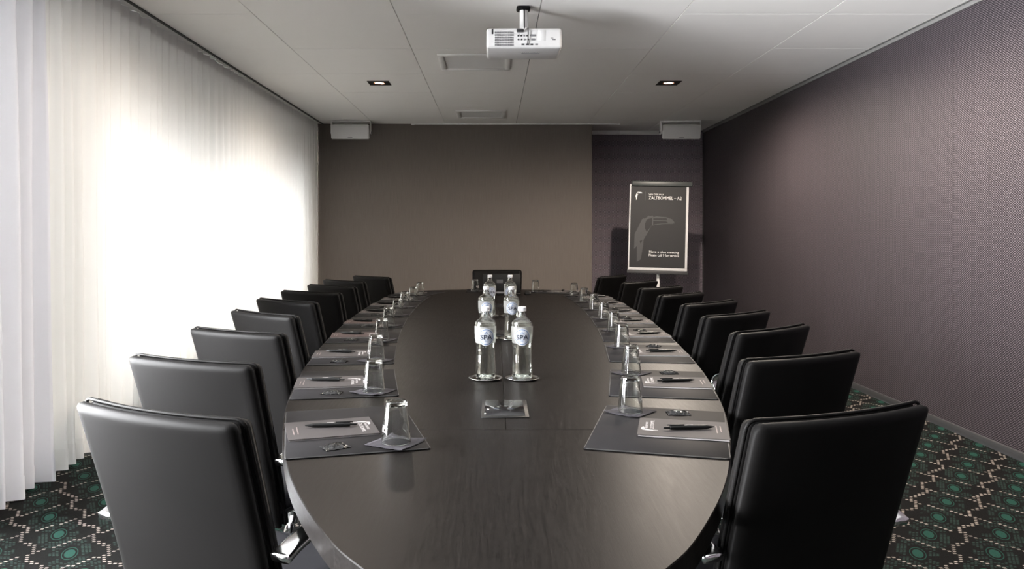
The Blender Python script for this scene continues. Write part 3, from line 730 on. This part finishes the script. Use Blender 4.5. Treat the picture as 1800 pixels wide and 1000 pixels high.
def mk_glass():
    root = thing('tumbler', '', 'glass', group='upturned glass tumblers')
    R0, R1, w = .0385, .0275, .0026
    rr = lambda z: R0+(R1-R0)*z/GH
    prof = [(0, GH-.001), (R1-.006, GH-.001), (R1-.003, GH), (R1, GH-.003), (rr(GH-.010), GH-.010), (rr(.06), .06), (rr(.002), .002), (rr(0)-.0008, 0), (rr(0)-w, .001), (rr(.06)-w, .06), (rr(GH-.013)-w-.001, GH-.0135), (R1-.010, GH-.011), (0, GH-.011)]
    obj('glass_body', lathe(prof, 40), 'glass', root)
    me = text_mesh('SPA', .026, 'CENTER')
    def wr(x, y, z):
        zz = .048-y; r = rr(zz)+.0004+z; a = -x/.034+math.radians(200); return (r*math.cos(a), r*math.sin(a), zz)
    obj('glass_print', warp(me, wr), 'pad_print', root)
    return root
PROTO = {}
def put(kind, maker, loc, rot, label):
    if kind in PROTO: o = dup(PROTO[kind], loc, rot, label)
    else:
        o = maker(); o['label'] = label; o.location = loc; o.rotation_euler = (0, 0, rot); PROTO[kind] = o
    return o
def setting(cx, cy, ux, uy, where, i, padkind, far=False):
    r = random.Random(i*13+5)
    ang = math.atan2(uy, ux); vx, vy = uy, -ux                       # u towards the table centre, v to the sitter's right
    def W_(u, v, z): return (cx+u*ux+v*vx, cy+u*uy+v*vy, TZ+z)
    j = lambda a: r.uniform(-a, a)
    put('mat', mk_mat, (cx, cy, TZ+.0002), ang, 'dark leather desk mat '+where)
    du = -.058+j(.006); dv = -.004+j(.010)
    pr = ang+math.radians(j(2.5))+.03
    put('pad'+padkind, lambda: mk_pad(padkind, 0), W_(du, dv, MATT+.0004), pr, ('brown' if 'brown' in padkind else 'taupe grey')+' notepad with small print '+where)
    put('pen', mk_pen, W_(du+j(.01)-.008, dv-.012+j(.012), MATT+.0004+.0052+.0066), ang+PI*(0 if ux > 0 else 0)-math.radians(14)*(1 if ux > 0 else -1)+math.radians(j(6)), 'black ballpoint pen on the notepad '+where)
    put('mint%d' % (i % 3), lambda: mk_candy(i), W_(-.045+j(.012), .186+j(.01), MATT+.0004), ang+j(.4), 'black foil wrapped mint '+where)
    g = (.098+j(.005), .175+j(.01))
    put('napkin%d' % (i % 3), lambda: mk_napkin(i), W_(g[0], g[1], MATT+.0004), ang+PI/4+.2+j(.2), 'dark paper napkin under a glass '+where)
    put('glass', mk_glass, W_(g[0], g[1], MATT+.0031), j(.35)+(0 if ux > 0 else 2.5), 'upside-down clear glass tumbler '+where)
LY = [2.14, 2.79, 3.43, 4.06, 4.65, 5.225, 5.77, 6.30]; RY = [2.14, 2.79, 3.48, 4.09, 4.68, 5.26, 5.85, 6.42]
k = 0
for side, ys, nm in ((-1, LY, 'curtain side'), (1, RY, 'purple wall side')):
    for i, y in enumerate(ys):
        sl = (hw(y+.2)-hw(y-.2))/.4; a = math.atan(sl); off = .186/math.cos(a)
        ux, uy = -side*math.cos(a), math.sin(a)
        x = AX+side*(hw(y)-off)
        setting(x, y, ux, uy, 'at place %s, %s' % (ORD[i].replace(' and farthest', ''), nm), k, 'pad_brown' if (side < 0 and i in (3, 4)) else 'pad'); k += 1
for cx, cy, ux, uy, wh in [(-.685, 6.86, .96, -.27, 'at the far left corner place of the table'), (.590, 7.02, -.44, -.9, 'at the far right corner place of the table'), (-.005, 7.20, 0, -1, 'at the head place before the far chair')]:
    l = math.hypot(ux, uy); setting(cx, cy, ux/l, uy/l, wh, k, 'pad'); k += 1

# ------------------------------------------------------------------ water bottles on silver coasters
BP = [(0, .0), (.030, 0), (.0365, .004), (.0385, .012), (.0380, .03), (.0365, .06), (.0348, .09), (.0348, .112), (.0365, .135), (.0392, .155), (.0400, .170), (.0402, .192), (.0398, .203), (.0375, .211), (.0315, .218), (.0225, .2245), (.0170, .231), (.0145, .239), (.0136, .248), (.0135, .262)]
def brad(z): return lerp_table([(b, a) for a, b in BP[3:]], z)
def mk_bottle():
    root = thing('water_bottle', '', 'bottle', group='water bottles along the middle of the table')
    inn = [(max(r-.0026, 0), z) for r, z in BP[4:]]
    prof = BP+[(.0109, .262)]+inn[::-1][1:]+[(.035, .010), (.030, .006), (0, .005)]
    obj('glass_body', lathe(prof, 40), 'glass', root)
    wi = [(0, .0056), (.0297, .0066), (.0346, .0105)]+[(max(r-.0029, 0), z) for r, z in BP[4:14]]+[(0, .211)]
    obj('water', lathe(wi, 40), 'water', root)
    obj('cap', lathe([(.0148, .2525), (.0158, .2535), (.0156, .2640), (.0140, .2675), (0, .2685)], 28), 'cap', root)
    obj('cap_ring', lathe([(.0138, .2490), (.0164, .2495), (.0164, .2520), (.0138, .2525)], 28), 'silver', root)
    lb = obj('label_band', lathe([(brad(z)+.0005, z) for z in (.133, .14, .15, .16, .17, .18, .19, .196)], 40), 'band', root)
    def wrapz(zc, lift):
        def f(x, y, z): r = brad(zc+y)+lift+z; a = x/.04-PI/2; return (r*math.cos(a), r*math.sin(a), zc+y)
        return f
    zc = .158
    def ringm(r0, r1, n=36, rings=4):
        vs = []; fs = []
        for j in range(rings+1):
            r = r0+(r1-r0)*j/rings; vs += [(r*math.cos(2*PI*q/n), r*math.sin(2*PI*q/n), 0) for q in range(n)]
        for j in range(rings): fs += [(j*n+q, j*n+(q+1) % n, (j+1)*n+(q+1) % n, (j+1)*n+q) for q in range(n)]
        return mesh('ring', vs, fs, True)
    bd = obj('badge', warp(ringm(.0001, .0325, rings=8), wrapz(zc, .0009)), 'badge', lb)
    obj('badge_ring', warp(ringm(.0265, .0285, rings=1), wrapz(zc, .0013)), 'badge_blue', lb)
    me = text_mesh('SPA', .0250, 'CENTER'); warp(me, lambda x, y, z: (x*1.12, y-.0085, z)); obj('badge_lettering', warp(me, wrapz(zc, .0024)), 'navy', lb)
    fig = flat_poly([[(-.010, .0115), (-.004, .0150), (0, .0205), (.0035, .0155), (.010, .0115), (.004, .0130), (0, .0165), (-.004, .0130)]], 0, .0003); obj('badge_figure', warp(fig, wrapz(zc, .0013)), 'badge_blue', lb)
    sl = flat_poly([[(-.006, -.0145), (.006, -.0145), (.006, -.0132), (-.006, -.0132)]], 0, .0003); obj('badge_slogan', warp(sl, wrapz(zc, .0013)), 'badge_blue', lb)
    return root
def mk_coaster():
    root = thing('silver_coaster', '', 'coaster', group='silver bottle coasters')
    obj('dish', lathe([(0, 0), (.055, 0), (.062, .0025), (.0640, .006), (.0630, .0068), (.060, .0045), (.054, .003), (0, .003)], 44), 'silver', root)
    return root
for x, y, r, wh in [(-.031, 2.88, .05, 'left of the nearest pair'), (.106, 2.88, .0, 'right of the nearest pair'), (-.040, 3.95, .1, 'left of the middle pair'), (.090, 3.95, .15, 'right of the middle pair'), (-.026, 5.02, .35, 'left of the farthest pair'), (.107, 5.02, -.05, 'right of the farthest pair')]:
    r2 = math.atan2(y, x)-PI/2+r
    put('coaster', mk_coaster, (x, y, TZ+.0003), 0, 'round silver coaster under the water bottle, '+wh)
    put('bottle', mk_bottle, (x, y, TZ+.0034), r2, 'clear glass bottle of still water with round label, '+wh)

# ------------------------------------------------------------------ screen and mouse at the far end
def screen():
    t = thing('desk_monitor', 'small black flat screen seen from behind before the head chair', 'monitor', (.07, 6.72, TZ))
    R = Matrix.Translation((0, 0, .02)) @ Matrix.Rotation(math.radians(-8), 4, 'X')
    obj('screen_back', bbox(-.165, .165, -.008, .012, 0, .165, .006, rot=R), 'black', t)
    obj('screen_glass', bbox(-.155, .155, .0121, .0135, .012, .155, rot=R), 'black_glass', t)
    obj('maker_label', bbox(-.045, .01, -.0095, -.0078, .085, .115, rot=R), 'grey_trim', t)
    obj('base', bbox(-.165, .165, -.02, .20, .0003, .018, .006), 'black', t)
    obj('hinge', bbox(-.12, .12, -.012, .012, .012, .03, .005), 'port_grey', t)
screen()
t = thing('computer_mouse', 'small black mouse on the table right of the flat screen', 'mouse', (.30, 6.80, TZ))
obj('shell', grid2(lambda s, q: (.03*s*(1-.15*q*q), .05*q, .004+.026*math.sqrt(max(0, 1-.98*max(abs(s), abs(q))**2.6))), lambda s, q: (.03*s*(1-.15*q*q), .05*q, .0003), [-1+.2*i for i in range(11)], [-1+.2*i for i in range(11)]), 'black', t)
obj('wheel', bbox(-.003, .003, .015, .03, .022, .031, .002), 'port_grey', t)
